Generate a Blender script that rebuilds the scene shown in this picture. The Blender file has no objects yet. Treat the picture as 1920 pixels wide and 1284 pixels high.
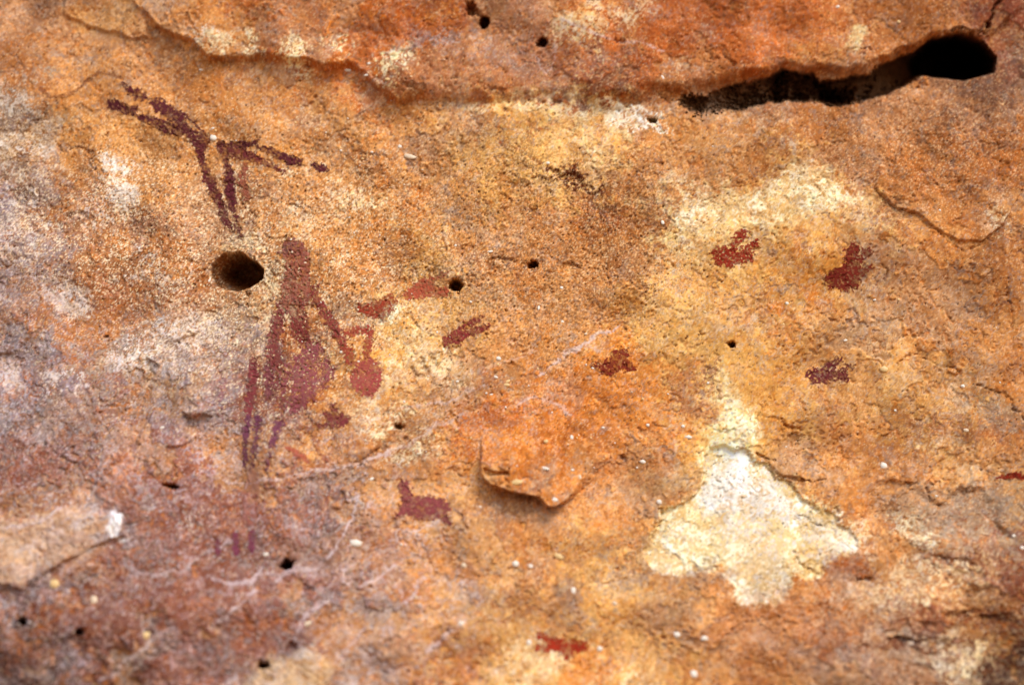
import bpy, math, random
import numpy as np
from mathutils import Vector

# ------------------------------------------------------------------ scene, camera, light
scene = bpy.context.scene
C = scene.collection
random.seed(4)
PW, PH = 1920.0, 1284.0            # photograph size in pixels
PXM = 0.0004                       # one photo pixel is about 0.4 mm of rock
FPX = 60.0 / 36.0 * PW             # 60 mm lens on a 36 mm sensor
PITCH = math.radians(28)           # the photographer looks up at the panel
DIST = 1.13                        # horizontal distance to the wall
CAMZ = 0.50                        # camera low down, crouching under the shelter
CAM = np.array([0.0, -DIST, CAMZ])

cam_data = bpy.data.cameras.new('camera')
cam = bpy.data.objects.new('camera', cam_data)
C.objects.link(cam)
cam.location = CAM
cam.rotation_euler = (math.pi / 2 + PITCH, 0, 0)
cam_data.sensor_width = 36
cam_data.lens = 60
cam_data.clip_start = 0.02
cam_data.clip_end = 500
cam_data.dof.use_dof = True
cam_data.dof.focus_distance = 1.305
cam_data.dof.aperture_fstop = 2.5
scene.camera = cam
scene.render.resolution_x = 1024
scene.render.resolution_y = 684

SUN_EL, SUN_AZ = math.radians(44), math.radians(32)   # azimuth from straight out of the wall, to the right
world = bpy.data.worlds.new('World')
scene.world = world
world.use_nodes = True
wn = world.node_tree
sky = wn.nodes.new('ShaderNodeTexSky')
sky.sky_type = 'NISHITA'
sky.sun_disc = False
sky.sun_elevation = SUN_EL
sky.sun_rotation = math.pi - SUN_AZ
bg = wn.nodes['Background']
bg.inputs['Strength'].default_value = 0.12
wn.links.new(sky.outputs['Color'], bg.inputs['Color'])

sun_data = bpy.data.lights.new('sun', 'SUN')
sun_data.energy = 1.5
sun_data.angle = math.radians(25)
sun_data.color = (1.0, 0.93, 0.84)
sun = bpy.data.objects.new('sun', sun_data)
C.objects.link(sun)
to_sun = Vector((math.sin(SUN_AZ) * math.cos(SUN_EL), -math.cos(SUN_AZ) * math.cos(SUN_EL), math.sin(SUN_EL)))
sun.rotation_euler = to_sun.to_track_quat('Z', 'Y').to_euler()

vs = scene.view_settings
vs.view_transform = 'Standard'
vs.look = 'None'
vs.gamma = 1.0
vs.use_curve_mapping = False
vs.exposure = 1.0

# ------------------------------------------------------------------ helpers
def lin(c):
    c = np.asarray(c, float) / 255.0
    return np.where(c <= 0.04045, c / 12.92, ((c + 0.055) / 1.055) ** 2.4)

def sstep(a, b, x):
    t = np.clip((x - a) / (b - a), 0, 1)
    return t * t * (3 - 2 * t)

# grid of photo pixels: even inside the frame, growing steps outside it
STEP = 1.9
def axis(n_in, lo_out, hi_out):
    inner = np.arange(-60, n_in + 60, STEP)
    def grow(limit):
        out, s, d = [], STEP, 0.0
        while d < limit:
            s = min(s * 1.055, 90.0); d += s; out.append(d)
        return np.array(out)
    a = inner[0] - grow(lo_out)[::-1]
    b = inner[-1] + grow(hi_out)
    return np.concatenate([a, inner, b])
xs = axis(PW, 1900, 1900)
ys = axis(PH, 1300, 3750)
W, H = len(xs), len(ys)
X, Y = np.meshgrid(xs, ys)

def noise(seed, lo, hi, ang=0.0, stretch=1.0, slope=0.0):
    """band limited noise, wavelengths lo..hi in photo pixels, long axis turned by ang degrees (clockwise in the picture)"""
    rng = np.random.default_rng(seed)
    f = np.fft.rfft2(rng.standard_normal((H, W)))
    ky = np.fft.fftfreq(H)[:, None] / STEP
    kx = np.fft.rfftfreq(W)[None, :] / STEP
    a = math.radians(ang)
    ku = (kx * math.cos(a) + ky * math.sin(a)) * stretch
    kv = -kx * math.sin(a) + ky * math.cos(a)
    k = np.sqrt(ku * ku + kv * kv) + 1e-9
    band = np.exp(-0.5 * (np.maximum(0, 1 / hi - k) / (0.35 / hi)) ** 2) * np.exp(-0.5 * (np.maximum(0, k - 1 / lo) / (0.35 / lo)) ** 2)
    if slope:
        band = band * (k * hi) ** (-slope)
    band[0, 0] = 0
    n = np.fft.irfft2(f * band, s=(H, W))
    return n / n.std()

_cols = np.arange(W); _rows = np.arange(H)
def warped(n, wx, wy):
    """noise read at coordinates pushed about by (wx, wy) photo pixels: gives drawn-out, marbled shapes"""
    fi = np.clip(_cols[None, :] + wx / STEP, 0, W - 1.001); fj = np.clip(_rows[:, None] + wy / STEP, 0, H - 1.001)
    i = fi.astype(int); j = fj.astype(int); u = fi - i; v = fj - j
    return (n[j, i] * (1 - u) + n[j, i + 1] * u) * (1 - v) + (n[j + 1, i] * (1 - u) + n[j + 1, i + 1] * u) * v

def window(x0, y0, x1, y1):
    i0, i1 = np.searchsorted(xs, [x0, x1]); j0, j1 = np.searchsorted(ys, [y0, y1])
    return slice(max(j0 - 1, 0), j1 + 1), slice(max(i0 - 1, 0), i1 + 1)

def seg_dist(px, py, a, b):
    ax, ay = a; bx, by = b
    dx, dy = bx - ax, by - ay
    L = dx * dx + dy * dy + 1e-9
    t = np.clip(((px - ax) * dx + (py - ay) * dy) / L, 0, 1)
    return np.hypot(px - ax - t * dx, py - ay - t * dy), t

def poly_sdf(pts, px, py):
    """signed distance, positive inside the polygon"""
    d = np.full(px.shape, 1e9); ins = np.zeros(px.shape, bool)
    n = len(pts)
    for i in range(n):
        a, b = pts[i], pts[(i + 1) % n]
        d = np.minimum(d, seg_dist(px, py, a, b)[0])
        cond = (a[1] > py) != (b[1] > py)
        xi = (b[0] - a[0]) * (py - a[1]) / ((b[1] - a[1]) if b[1] != a[1] else 1e-9) + a[0]
        ins ^= cond & (px < xi)
    return np.where(ins, d, -d)

def line_sdf(pts, w, px, py):
    """signed distance to a stroke with a width per point, positive inside"""
    if not hasattr(w, '__len__'):
        w = [w] * len(pts)
    s = np.full(px.shape, -1e9)
    for i in range(len(pts) - 1):
        d, t = seg_dist(px, py, pts[i], pts[i + 1])
        s = np.maximum(s, w[i] + (w[i + 1] - w[i]) * t - d)
    return s

def ell_sdf(cx, cy, rx, ry, ang, px, py):
    a = math.radians(ang)
    u = (px - cx) * math.cos(a) + (py - cy) * math.sin(a)
    v = -(px - cx) * math.sin(a) + (py - cy) * math.cos(a)
    return (1 - np.hypot(u / rx, v / ry)) * min(rx, ry)

# ------------------------------------------------------------------ noise fields
nL = noise(1, 160, 600)
nM = noise(2, 34, 120)
nM2 = noise(3, 40, 140)
nS = noise(4, 12, 34)
nS2 = noise(5, 10, 30)
nF = noise(6, 4.2, 9)
nF2 = noise(7, 4.0, 7.5)
nP = noise(8, 7, 14)
nD = noise(9, 5, 110, -32, 2.4, slope=0.9)
nDf = noise(10, 4, 18, -32, 2.0)
nHz = noise(11, 5, 120, -8, 2.6, slope=0.9)
nHf = noise(12, 4, 18, -10, 2.0)
nV1 = noise(13, 45, 150, -38, 2.0)
nV2 = noise(14, 30, 110, -20, 1.6)
nC1 = noise(15, 4.5, 220, slope=1.3)
nC2 = noise(16, 4.5, 220, slope=1.3)
nC3 = noise(17, 4.5, 180, slope=1.2)
nC4 = noise(18, 4.5, 240, slope=1.35)
nB1 = noise(20, 4.0, 90, slope=0.7)
nB2 = noise(21, 4.0, 60, slope=0.55)
nH1 = noise(22, 5, 320, slope=2.5)
nH2 = noise(23, 4.0, 70, slope=0.6)
nK1 = noise(24, 6, 260, -25, 1.6, slope=1.9)
nK2 = noise(25, 6, 300, 20, 1.4, slope=1.9)
nR = noise(19, 60, 260, slope=0.5)
nW1 = noise(26, 5, 130, slope=1.1)
nW2 = noise(27, 5, 130, slope=1.1)
w1, w2 = noise(31, 14, 220, slope=1.2), noise(32, 14, 220, slope=1.2)
nC1 = warped(nC1, 26 * w1, 22 * w2); nC2 = warped(nC2, -24 * w2, 26 * w1)
nC3 = warped(nC3, 28 * w2, 24 * w1); nC4 = warped(nC4, 30 * w1, -26 * w2)
nD = warped(nD, 22 * w1, 18 * w2); nHz = warped(nHz, 20 * w2, 10 * w1)
nV1 = warped(nV1, 22 * w2, 22 * w1); nV2 = warped(nV2, 20 * w1, 18 * w2)
nK1 = warped(nK1, 12 * w2, 12 * w1); nK2 = warped(nK2, 12 * w1, 12 * w2)
nFilm = warped(noise(33, 4.0, 130, -24, 1.8, slope=0.8), 20 * w1, 16 * w2)
nS1 = noise(51, 7, 120, slope=1.9); nS2w = noise(52, 7, 120, slope=1.9)
XS = X + 10 * nS1; YS = Y + 10 * nS2w
XW = X + 9.5 * nW1 + 1.2 * nF
YW = Y + 9.5 * nW2 + 1.2 * nF2

def region(pts, edge=10.0, warp=1.0, pad=90):
    """soft noisy 0..1 mask of a polygon"""
    p = np.array(pts, float)
    out = np.zeros((H, W))
    w = window(p[:, 0].min() - pad, p[:, 1].min() - pad, p[:, 0].max() + pad, p[:, 1].max() + pad)
    s = poly_sdf(pts, X[w] + warp * (XW[w] - X[w]), Y[w] + warp * (YW[w] - Y[w]))
    out[w] = sstep(-edge, edge, s)
    return out

def sdf_full(pts, warp=0.4, pad=140, line=None):
    p = np.array(pts, float)
    out = np.full((H, W), -1e3)
    w = window(p[:, 0].min() - pad, p[:, 1].min() - pad, p[:, 0].max() + pad, p[:, 1].max() + pad)
    px = X[w] + warp * (XS[w] - X[w]); py = Y[w] + warp * (YS[w] - Y[w])
    out[w] = poly_sdf(pts, px, py) if line is None else line_sdf(pts, line, px, py)
    return out

def spot(cx, cy, rx, ry, ang=0, warp=0.6):
    w = window(cx - 3 * max(rx, ry) - 10, cy - 3 * max(rx, ry) - 10, cx + 3 * max(rx, ry) + 10, cy + 3 * max(rx, ry) + 10)
    return w, ell_sdf(cx, cy, rx, ry, ang, X[w] + warp * (XW[w] - X[w]), Y[w] + warp * (YW[w] - Y[w]))

def gauss(cx, cy, rx, ry):
    return np.exp(-(((X - cx) / rx) ** 2 + ((Y - cy) / ry) ** 2))

# ------------------------------------------------------------------ the rock's colours, with vignette darkening painted into the corners
PAL = {'a': (204, 142, 86), 'o': (210, 130, 56), 'r': (190, 108, 56), 'R': (122, 64, 40), 'y': (216, 164, 98),
       'c': (228, 198, 144), 'w': (242, 230, 204), 'g': (170, 140, 116), 'p': (158, 134, 136), 'm': (152, 92, 72),
       'b': (82, 48, 34), 't': (192, 144, 110), 'd': (186, 120, 68)}
ROWS = ["dttaaroroararrrraddm",
        "daaaaarrrrrmrrrdddRR",
        "gaaaaaaaayycaadddddd",
        "pdaaaaaaayyyaaaydddd",
        "pddataaaaaaddccyyddd",
        "pdddtaaayaaaayyoyaaa",
        "dddtgtayyaaayyyaaaaa",
        "pgggpmayyaaooyyyayaa",
        "ppmpmmaaaroooyyyayya",
        "mmmmmmaaaooaayyaaaaa",
        "tpmmmmmtaataayyaaagg",
        "Rtmmmmmtaaaygaaadddm",
        "RRRmmmmtayayydddttmR",
        "bbRRmmmmoyyoydddmtRb"]  # dark browns at the corners: brown rock plus painted-in vignette shade
G = np.array([[lin(PAL[ch]) for ch in row] for row in ROWS])
gh, gw = G.shape[:2]
gx = np.clip((X + 34 * nW1 + 12 * nC4 - 48) / 96.0, 0, gw - 1.001)
gy = np.clip((Y + 34 * nW2 + 12 * nC3 - 46) / 91.7, 0, gh - 1.001)
ix, iy = gx.astype(int), gy.astype(int)
fx, fy = sstep(0, 1, gx - ix)[..., None], sstep(0, 1, gy - iy)[..., None]
col = (G[iy, ix] * (1 - fx) + G[iy, np.minimum(ix + 1, gw - 1)] * fx) * (1 - fy) + \
      (G[np.minimum(iy + 1, gh - 1), ix] * (1 - fx) + G[np.minimum(iy + 1, gh - 1), np.minimum(ix + 1, gw - 1)] * fx) * fy

def mixc(mask, rgb, amt=1.0):
    global col
    m = np.clip(mask * amt, 0, 1)[..., None]
    col = col * (1 - m) + lin(rgb) * m

# regional masks: where the rock is grainy, streaky, veined
lowleft = sstep(-120, 260, (Y - 620) * 0.85 - (X - 420) * 0.62 + 40 * nR)      # mauve streaky lower left
lowleft *= 1 - sstep(780, 1000, X + 30 * nM)
top = sstep(20, -60, Y - np.interp(X, [0, 265, 350, 480, 745, 1000, 1290, 1500, 1900], [-40, 20, 85, 110, 192, 195, 190, 130, 60]))
grainy = np.clip(gauss(780, 430, 420, 170) + 0.9 * gauss(1080, 470, 260, 200) + 0.8 * gauss(250, 430, 260, 190)
                 + 0.9 * gauss(1750, 280, 260, 120) + 0.6 * gauss(560, 640, 170, 160), 0, 1)
grain = np.clip(0.9 * grainy + 0.35 * sstep(0.1, 1.2, nR) * (1 - lowleft) * sstep(1350, 1150, X) - 0.25 * top - 0.3 * gauss(1550, 620, 300, 180), 0.03, 1.0)
smooth_r = gauss(1600, 650, 330, 260)

# hue mottling: iron, ochre, pale and lilac grey
nQ1 = warped(noise(41, 4.2, 90, -15, 1.5, slope=0.75), 14 * w2, 12 * w1); nQ2 = warped(noise(42, 4.2, 90, -15, 1.5, slope=0.75), 14 * w1, -12 * w2)
nQ3 = warped(noise(43, 4.2, 70, -20, 1.5, slope=0.7), 12 * w1, 12 * w2)
mixc(sstep(0.5, 1.3, nD) * lowleft, (178, 152, 152), 0.6)
mixc(sstep(0.5, 1.3, -nD) * lowleft, (138, 78, 60), 0.6)
mixc(sstep(0.9, 1.5, -nD + 0.6 * nC2) * lowleft, (186, 112, 62), 0.6)
mixc(sstep(0.6, 1.6, nHz) * top, (176, 138, 122), 0.5)
mixc(sstep(0.6, 1.7, -nHz) * top, (160, 82, 40), 0.55)
mixc(sstep(0.2, 1.3, nHz) * gauss(1750, 1180, 260, 130), (216, 192, 166), 0.7)
mixc(sstep(0.2, 1.3, -nHz) * gauss(1750, 1160, 260, 130), (150, 92, 64), 0.5)

# thin skins of rock that have come away: sharp borders, colour and relief together
exf1 = sstep(-0.04, 0.04, nK2 - 0.75); exf2 = sstep(-0.04, 0.04, nK1 - 0.95); exf3 = sstep(-0.05, 0.05, nV2 - 1.3)
mixc(exf1 * (1 - grainy), (212, 164, 108), 0.38)
mixc(exf2 * (1 - 0.6 * grainy), (172, 140, 118), 0.42)
mixc(exf3 * (1 - 0.5 * grainy), (204, 128, 66), 0.45)
# explicit stains and pale patches
def patch(pts, rgb, amt, edge=14, warp=1.0):
    mixc(region(pts, edge, warp), rgb, amt)
def blot(cx, cy, rx, ry, rgb, amt, ang=0, hard=0.0):
    w, s = spot(cx, cy, rx, ry, ang, 0.9)
    m = np.zeros((H, W)); f = s / min(rx, ry)
    m[w] = sstep(-0.7, 0.2, f) * sstep(0.12 - 0.5 * hard, 0.40, nFilm[w] * 0.6 + 0.06 * nF[w] + 0.5 * hard + 0.4 * np.clip(f, -1, 0.8))
    mixc(m, rgb, amt)

SCAR = [(1325, 862), (1390, 846), (1445, 868), (1500, 920), (1560, 960), (1600, 1005), (1608, 1040), (1565, 1082), (1500, 1062),
        (1482, 1100), (1458, 1132), (1410, 1136), (1372, 1100), (1368, 1064), (1290, 1086), (1240, 1070), (1214, 1030), (1240, 970), (1290, 930), (1318, 900)]
patch([(1180, 620), (1290, 580), (1400, 660), (1440, 780), (1470, 860), (1300, 900), (1330, 760), (1270, 690)], (220, 172, 104), 0.55, 40)
patch([(1308, 702), (1336, 690), (1375, 716), (1404, 770), (1416, 820), (1398, 862), (1326, 876), (1320, 822), (1342, 782), (1330, 742)], (232, 208, 150), 0.8, 12)
mixc(region([(1308, 702), (1336, 690), (1375, 716), (1404, 770), (1416, 820), (1398, 862), (1326, 876), (1320, 822), (1342, 782), (1330, 742)], 8, 0.8) * sstep(-0.3, 0.6, nFilm), (248, 236, 206), 0.8)
patch([(1345, 740), (1368, 730), (1394, 780), (1400, 820), (1368, 800)], (244, 236, 214), 0.7, 16)
scar_m = sstep(-5, 5, sdf_full(SCAR, 0.9) + 3.0 * nB1 + 3.0 * nFilm)
mixc(scar_m, (228, 198, 136), 0.97)
mixc(scar_m * sstep(-0.2, 0.9, nC2 + 0.25 * nB1), (242, 228, 192), 0.75)
mixc(scar_m * region([(1345, 876), (1400, 862), (1440, 888), (1480, 940), (1500, 985), (1440, 960), (1400, 960), (1330, 960), (1325, 920)], 16, 0.9), (244, 240, 230), 0.8)
mixc(scar_m * region([(1350, 985), (1420, 975), (1470, 1010), (1490, 1060), (1440, 1090), (1390, 1070)], 24, 1.0), (214, 180, 136), 0.65)
mixc(scar_m * sstep(0.6, 1.3, nC3), (206, 196, 184), 0.6)
mixc(scar_m * sstep(0.5, 1.2, nC1), (224, 172, 96), 0.6)
patch([(1385, 1100), (1450, 1110), (1450, 1132), (1396, 1134)], (246, 234, 206), 0.75, 8)
patch([(1255, 420), (1292, 370), (1310, 388), (1370, 392), (1440, 352), (1480, 312), (1560, 330), (1606, 366), (1560, 392), (1490, 408), (1440, 416), (1360, 412), (1330, 446), (1276, 452)], (228, 194, 134), 0.7, 16, 1.0)
mixc(region([(1255, 420), (1292, 360), (1370, 386), (1440, 352), (1480, 312), (1560, 330), (1610, 366), (1560, 396), (1440, 420), (1360, 416), (1330, 446), (1276, 452)], 10, 0.8) * sstep(-0.2, 0.7, 0.6 * nFilm + 0.6 * nC2), (242, 228, 196), 0.8)
mixc(region([(1560, 350), (1640, 380), (1720, 420), (1640, 430), (1540, 420), (1480, 415)], 20, 1.0) * sstep(0.0, 0.8, nFilm), (220, 182, 124), 0.6)
patch([(1270, 440), (1480, 430), (1520, 520), (1400, 560), (1290, 520)], (218, 170, 100), 0.5, 40)
mixc(region([(850, 203), (1000, 196), (1090, 196), (1140, 206), (1180, 216), (1232, 224), (1262, 240), (1200, 250), (1130, 232), (1000, 211), (880, 211)], 6, 0.5) * sstep(-0.5, 0.5, nFilm), (230, 202, 154), 0.8)
blot(1212, 232, 40, 13, (250, 248, 246), 1.0, 14, 0.6)
blot(1150, 212, 70, 14, (240, 226, 204), 0.85, 6, 0.4)
blot(1000, 204, 130, 9, (232, 206, 166), 0.8, 0, 0.4)
patch([(1598, 48), (1626, 60), (1614, 84), (1604, 96), (1566, 98), (1586, 76)], (228, 206, 150), 0.95, 4, 0.4)
patch([(1470, 70), (1560, 80), (1600, 95), (1580, 120), (1480, 130)], (196, 140, 84), 0.6, 16)
for q in [(216, 345, 22, 34, 0.75), (205, 390, 30, 20, 0.6), (236, 330, 8, 22, 0.8), (22, 300, 26, 34, 0.7), (30, 230, 34, 44, 0.6), (46, 385, 12, 24, 0.7), (78, 416, 16, 6, 0.9), (268, 494, 26, 18, 0.65), (320, 515, 26, 8, 0.6), (230, 512, 10, 5, 0.85),
          (30, 425, 34, 50, 0.5), (140, 565, 16, 16, 0.7), (110, 540, 24, 18, 0.5), (520, 550, 30, 36, 0.55), (505, 500, 12, 30, 0.6), (470, 450, 30, 14, 0.55), (650, 385, 24, 16, 0.55), (700, 375, 16, 10, 0.55), (560, 420, 24, 14, 0.4),
          (310, 640, 60, 22, 0.7), (258, 668, 36, 16, 0.6), (350, 705, 26, 12, 0.6), (375, 690, 20, 10, 0.5), (120, 724, 24, 14, 0.9), (14, 700, 14, 22, 0.55), (60, 800, 26, 30, 0.25), (740, 592, 20, 10, 0.75), (760, 660, 36, 30, 0.45), (830, 690, 30, 26, 0.45),
          (785, 832, 26, 16, 0.8), (762, 850, 30, 8, 0.75), (755, 770, 12, 12, 0.8), (718, 803, 22, 6, 0.85), (690, 780, 20, 18, 0.5), (560, 106, 10, 20, 0.85), (542, 102, 7, 5, 0.8), (636, 88, 16, 8, 0.75), (748, 108, 20, 14, 0.85), (740, 98, 12, 6, 0.8), (728, 152, 9, 5, 0.8), (470, 84, 10, 12, 0.8), (382, 72, 16, 8, 0.7), (404, 82, 18, 6, 0.8), (606, 92, 5, 9, 0.7),
          (1080, 60, 36, 16, 0.5), (1170, 38, 12, 10, 0.6), (1200, 20, 14, 12, 0.6), (1272, 128, 8, 8, 0.5), (1110, 85, 20, 8, 0.4), (1268, 486, 26, 14, 0.5), (1290, 370, 12, 14, 0.6), (1720, 990, 22, 24, 0.8), (1750, 1090, 70, 26, 0.55), (1800, 1240, 36, 24, 0.6), (1590, 1010, 22, 26, 0.7), (1548, 985, 20, 14, 0.7),
          (1160, 1285, 40, 18, 0.7), (1000, 1240, 40, 24, 0.5), (1866, 420, 10, 14, 0.6), (1790, 800, 40, 26, 0.35)]:
    blot(q[0], q[1], q[2] * 1.5, q[3] * 1.5, (228, 214, 204) if q[0] < 400 else (240, 222, 186), min(1.0, q[4] * 1.1), -20, 0.08)
patch([(-40, 990), (60, 966), (110, 955), (215, 958), (236, 1008), (150, 1040), (110, 1060), (60, 1088), (44, 1104), (-40, 1090)], (198, 160, 128), 0.72, 12, 0.8)
blot(216, 984, 13, 26, (250, 248, 250), 1.0, -10, 1.0)
blot(350, 975, 10, 22, (232, 214, 200), 0.7)
blot(375, 970, 12, 8, (232, 214, 200), 0.7)
patch([(455, 1290), (510, 1226), (590, 1208), (626, 1250), (612, 1310), (450, 1320)], (222, 184, 136), 0.85, 10, 0.6)
patch([(130, 10), (260, -20), (275, 60), (230, 72), (140, 55)], (202, 150, 98), 0.7, 14)
# iron red, brown and grey stains
for q in [(1068, 337, 58, 14, 20, (112, 52, 26), 1.0), (1135, 396, 36, 16, 30, (150, 80, 42), 0.6), (940, 494, 44, 12, 5, (132, 76, 40), 0.65), (1000, 475, 120, 12, 8, (160, 96, 52), 0.3), (30, 920, 40, 40, 0, (150, 72, 32), 0.6), (90, 930, 50, 20, -20, (140, 78, 50), 0.5), (1700, 1200, 46, 9, 3, (130, 66, 36), 0.85),
          (1800, 1150, 50, 12, 3, (138, 72, 44), 0.8), (1852, 1163, 16, 7, 10, (120, 62, 40), 0.8), (1615, 1212, 22, 8, -5, (140, 76, 48), 0.7), (1738, 1172, 26, 7, 10, (146, 78, 48), 0.7), (1790, 1050, 60, 10, 12, (150, 88, 58), 0.6), (1900, 1090, 30, 30, 0, (130, 70, 44), 0.6), (1880, 1170, 30, 18, 0, (120, 66, 46), 0.7), (1590, 1062, 30, 16, 20, (176, 96, 46), 0.8),
          (1480, 1190, 90, 70, 0, (178, 108, 62), 0.6), (1830, 800, 120, 22, 5, (168, 96, 54), 0.7), (1880, 60, 40, 60, 0, (150, 76, 52), 0.6), (1240, 160, 70, 22, 0, (140, 78, 44), 0.55), (1150, 175, 40, 12, 0, (150, 80, 46), 0.5), (1300, 730, 40, 26, 20, (168, 106, 76), 0.7), (1325, 690, 14, 18, -40, (160, 110, 88), 0.8), (1320, 775, 26, 14, 20, (170, 108, 76), 0.6),
          (1100, 820, 110, 70, 0, (204, 122, 56), 0.5), (1180, 730, 110, 50, 0, (212, 134, 66), 0.5), (810, 40, 60, 40, 0, (176, 84, 36), 0.6), (1420, 60, 160, 70, 0, (190, 100, 46), 0.5), (1000, 120, 80, 24, 5, (166, 116, 96), 0.4), (930, 110, 60, 8, 5, (172, 146, 140), 0.6), (880, 72, 90, 7, 3, (168, 146, 146), 0.6), (790, 80, 60, 6, -14, (160, 140, 142), 0.6),
          (400, 95, 40, 10, 25, (120, 72, 44), 0.3), (1840, 940, 60, 30, 0, (160, 132, 110), 0.6), (1730, 950, 60, 30, 0, (160, 128, 104), 0.6), (1870, 770, 50, 24, 30, (168, 146, 128), 0.7), (1180, 1085, 50, 14, -10, (150, 126, 122), 0.6), (1060, 1110, 22, 20, -40, (160, 140, 132), 0.6), (880, 1110, 22, 20, 30, (150, 130, 126), 0.6), (1330, 1075, 50, 14, -8, (160, 120, 96), 0.7),
          (1000, 960, 60, 24, 10, (176, 136, 112), 0.7), (670, 590, 34, 22, 0, (160, 140, 130), 0.5), (540, 640, 16, 22, 0, (206, 120, 56), 0.7), (590, 615, 20, 20, 0, (206, 124, 62), 0.6), (400, 760, 60, 30, -20, (160, 138, 138), 0.5), (390, 790, 40, 12, 0, (158, 134, 136), 0.6), (100, 860, 70, 30, -30, (160, 100, 84), 0.5), (210, 900, 30, 60, 10, (184, 118, 78), 0.5),
          (230, 870, 30, 20, 0, (206, 140, 104), 0.5), (60, 660, 60, 18, -10, (140, 116, 118), 0.5), (1240, 1170, 60, 40, 0, (186, 128, 84), 0.5)]:
    blot(q[0], q[1], q[2] * 1.1, q[3] * 1.1, q[5], q[6], q[4], 0.6)
# mottling that shifts whatever colour the rock has at that place: iron, ochre, bleaching, grey film
def tint(mask, f, amt):
    global col
    m = np.clip(mask * amt, 0, 1)[..., None]
    col = col * (1 - m) + col * np.array(f) * m
def grey(mask, amt, toward=(1.0, 0.96, 1.0)):
    global col
    m = np.clip(mask * amt, 0, 1)[..., None]
    lum = (col * np.array([0.3, 0.6, 0.1])).sum(-1, keepdims=True) * np.array(toward)
    col = col * (1 - m) + lum * m
keep = 1 - 0.85 * scar_m
tint(sstep(0.2, 1.1, nC1), (0.92, 0.70, 0.46), 0.55 * keep)
tint(sstep(0.2, 1.0, nC2), (1.14, 1.24, 1.34), 0.6 * (1 - 0.4 * lowleft))
grey(sstep(0.5, 1.2, nC3), (0.24 + 0.25 * lowleft) * (1 - 0.5 * top), (1.12, 1.05, 1.06))
tint(sstep(0.3, 1.1, nC4), (1.09, 0.96, 0.68), 0.65 * keep * (1 - 0.3 * lowleft))
tint(sstep(0.8, 1.5, -nC4 - 0.4 * nC2), (0.74, 0.66, 0.60), 0.55 * keep)
tint(sstep(0.5, 1.2, nQ1), (1.2, 1.32, 1.45), 0.62)
tint(sstep(0.5, 1.2, nQ2), (0.82, 0.64, 0.48), 0.6 * keep)
grey(sstep(0.8, 1.4, nQ3), 0.36, (1.08, 1.02, 1.06))
tint(sstep(0.7, 1.3, -nQ3), (1.12, 0.94, 0.62), 0.55 * keep)
col = col * (1 + 0.06 * nC2 - 0.03 * nC1)[..., None]
# pale mineral veins: explicit lines and a net in the lower left
for pts, wd, amt in [([(735, 776), (790, 764), (850, 742), (920, 716)], 3.5, 0.5), ([(640, 940), (662, 930), (656, 975), (634, 1012), (610, 1040)], 5, 0.65), ([(420, 905), (480, 900), (560, 886), (650, 876), (730, 850)], 4, 0.5),
                     ([(250, 1075), (340, 1060), (400, 1030), (440, 1005)], 4, 0.4), ([(385, 1078), (430, 1086), (475, 1085), (500, 1065)], 4, 0.55), ([(480, 1100), (450, 1130), (420, 1160), (395, 1178)], 5.5, 0.55), ([(680, 1098), (710, 1080), (728, 1065)], 4, 0.5), ([(758, 1128), (776, 1106), (790, 1080)], 4, 0.6),
                     ([(555, 1180), (590, 1150), (620, 1130)], 7, 0.45), ([(630, 1230), (660, 1200), (680, 1170)], 5, 0.4), ([(800, 1215), (830, 1190), (850, 1170)], 6, 0.55), ([(190, 1270), (240, 1240), (280, 1205), (330, 1180)], 5, 0.4), ([(1010, 705), (1030, 690), (1060, 665), (1110, 632), (1160, 608)], 5, 0.6), ([(1060, 655), (1090, 650), (1120, 660)], 4, 0.35),
                     ([(970, 760), (1000, 750), (1040, 756), (1065, 770)], 4, 0.5), ([(735, 978), (770, 990), (800, 984), (830, 972)], 2.5, 0.6), ([(960, 92), (1000, 108), (1025, 130), (1036, 110), (1032, 90)], 2.5, 0.5), ([(1055, 45), (1090, 58), (1150, 88), (1240, 96)], 4, 0.5), ([(0, 990), (60, 980), (110, 960)], 5, 0.5), ([(700, 860), (760, 835), (840, 790), (880, 775)], 4, 0.4),
                     ([(480, 1000), (560, 985), (620, 990)], 3, 0.3), ([(520, 1090), (540, 1075), (590, 1060)], 6, 0.4), ([(880, 690), (960, 668), (1010, 660)], 2, 0.3)]:
    s = sdf_full(pts, 0.5, 40, [wd] * len(pts))
    mixc(sstep(-2.2, 2.0, s - 0.45 * wd + 1.8 * nFilm + 0.6 * nB1), (212, 192, 192), min(1, amt * 1.2))
veil = np.clip(lowleft + 0.7 * gauss(620, 1050, 260, 200), 0, 1) * sstep(0.1, 1.3, nFilm)
mixc(veil, (182, 146, 142), 0.28)
vein = np.exp(-(nV1 / 0.075) ** 2) * sstep(-0.5, 0.8, nC2) + np.exp(-(nV2 / 0.07) ** 2) * sstep(-0.4, 0.8, nC3)
nV3 = warped(noise(47, 26, 100, -45, 2.2), 18 * w1, 20 * w2)
vein = np.clip(vein + 0.9 * np.exp(-(nV3 / 0.07) ** 2) * sstep(-0.2, 0.9, nFilm) * sstep(-0.6, 0.5, nC1), 0, 1)
veinzone = np.clip(lowleft + 0.8 * gauss(620, 1050, 260, 200) + 0.6 * gauss(880, 780, 160, 90), 0, 1)
mixc(np.clip(vein, 0, 1) * veinzone, (208, 186, 186), 0.85)
mixc(np.clip(vein, 0, 1) * (1 - lowleft) * sstep(0.3, 1.2, -nR), (224, 190, 150), 0.2)

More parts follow.
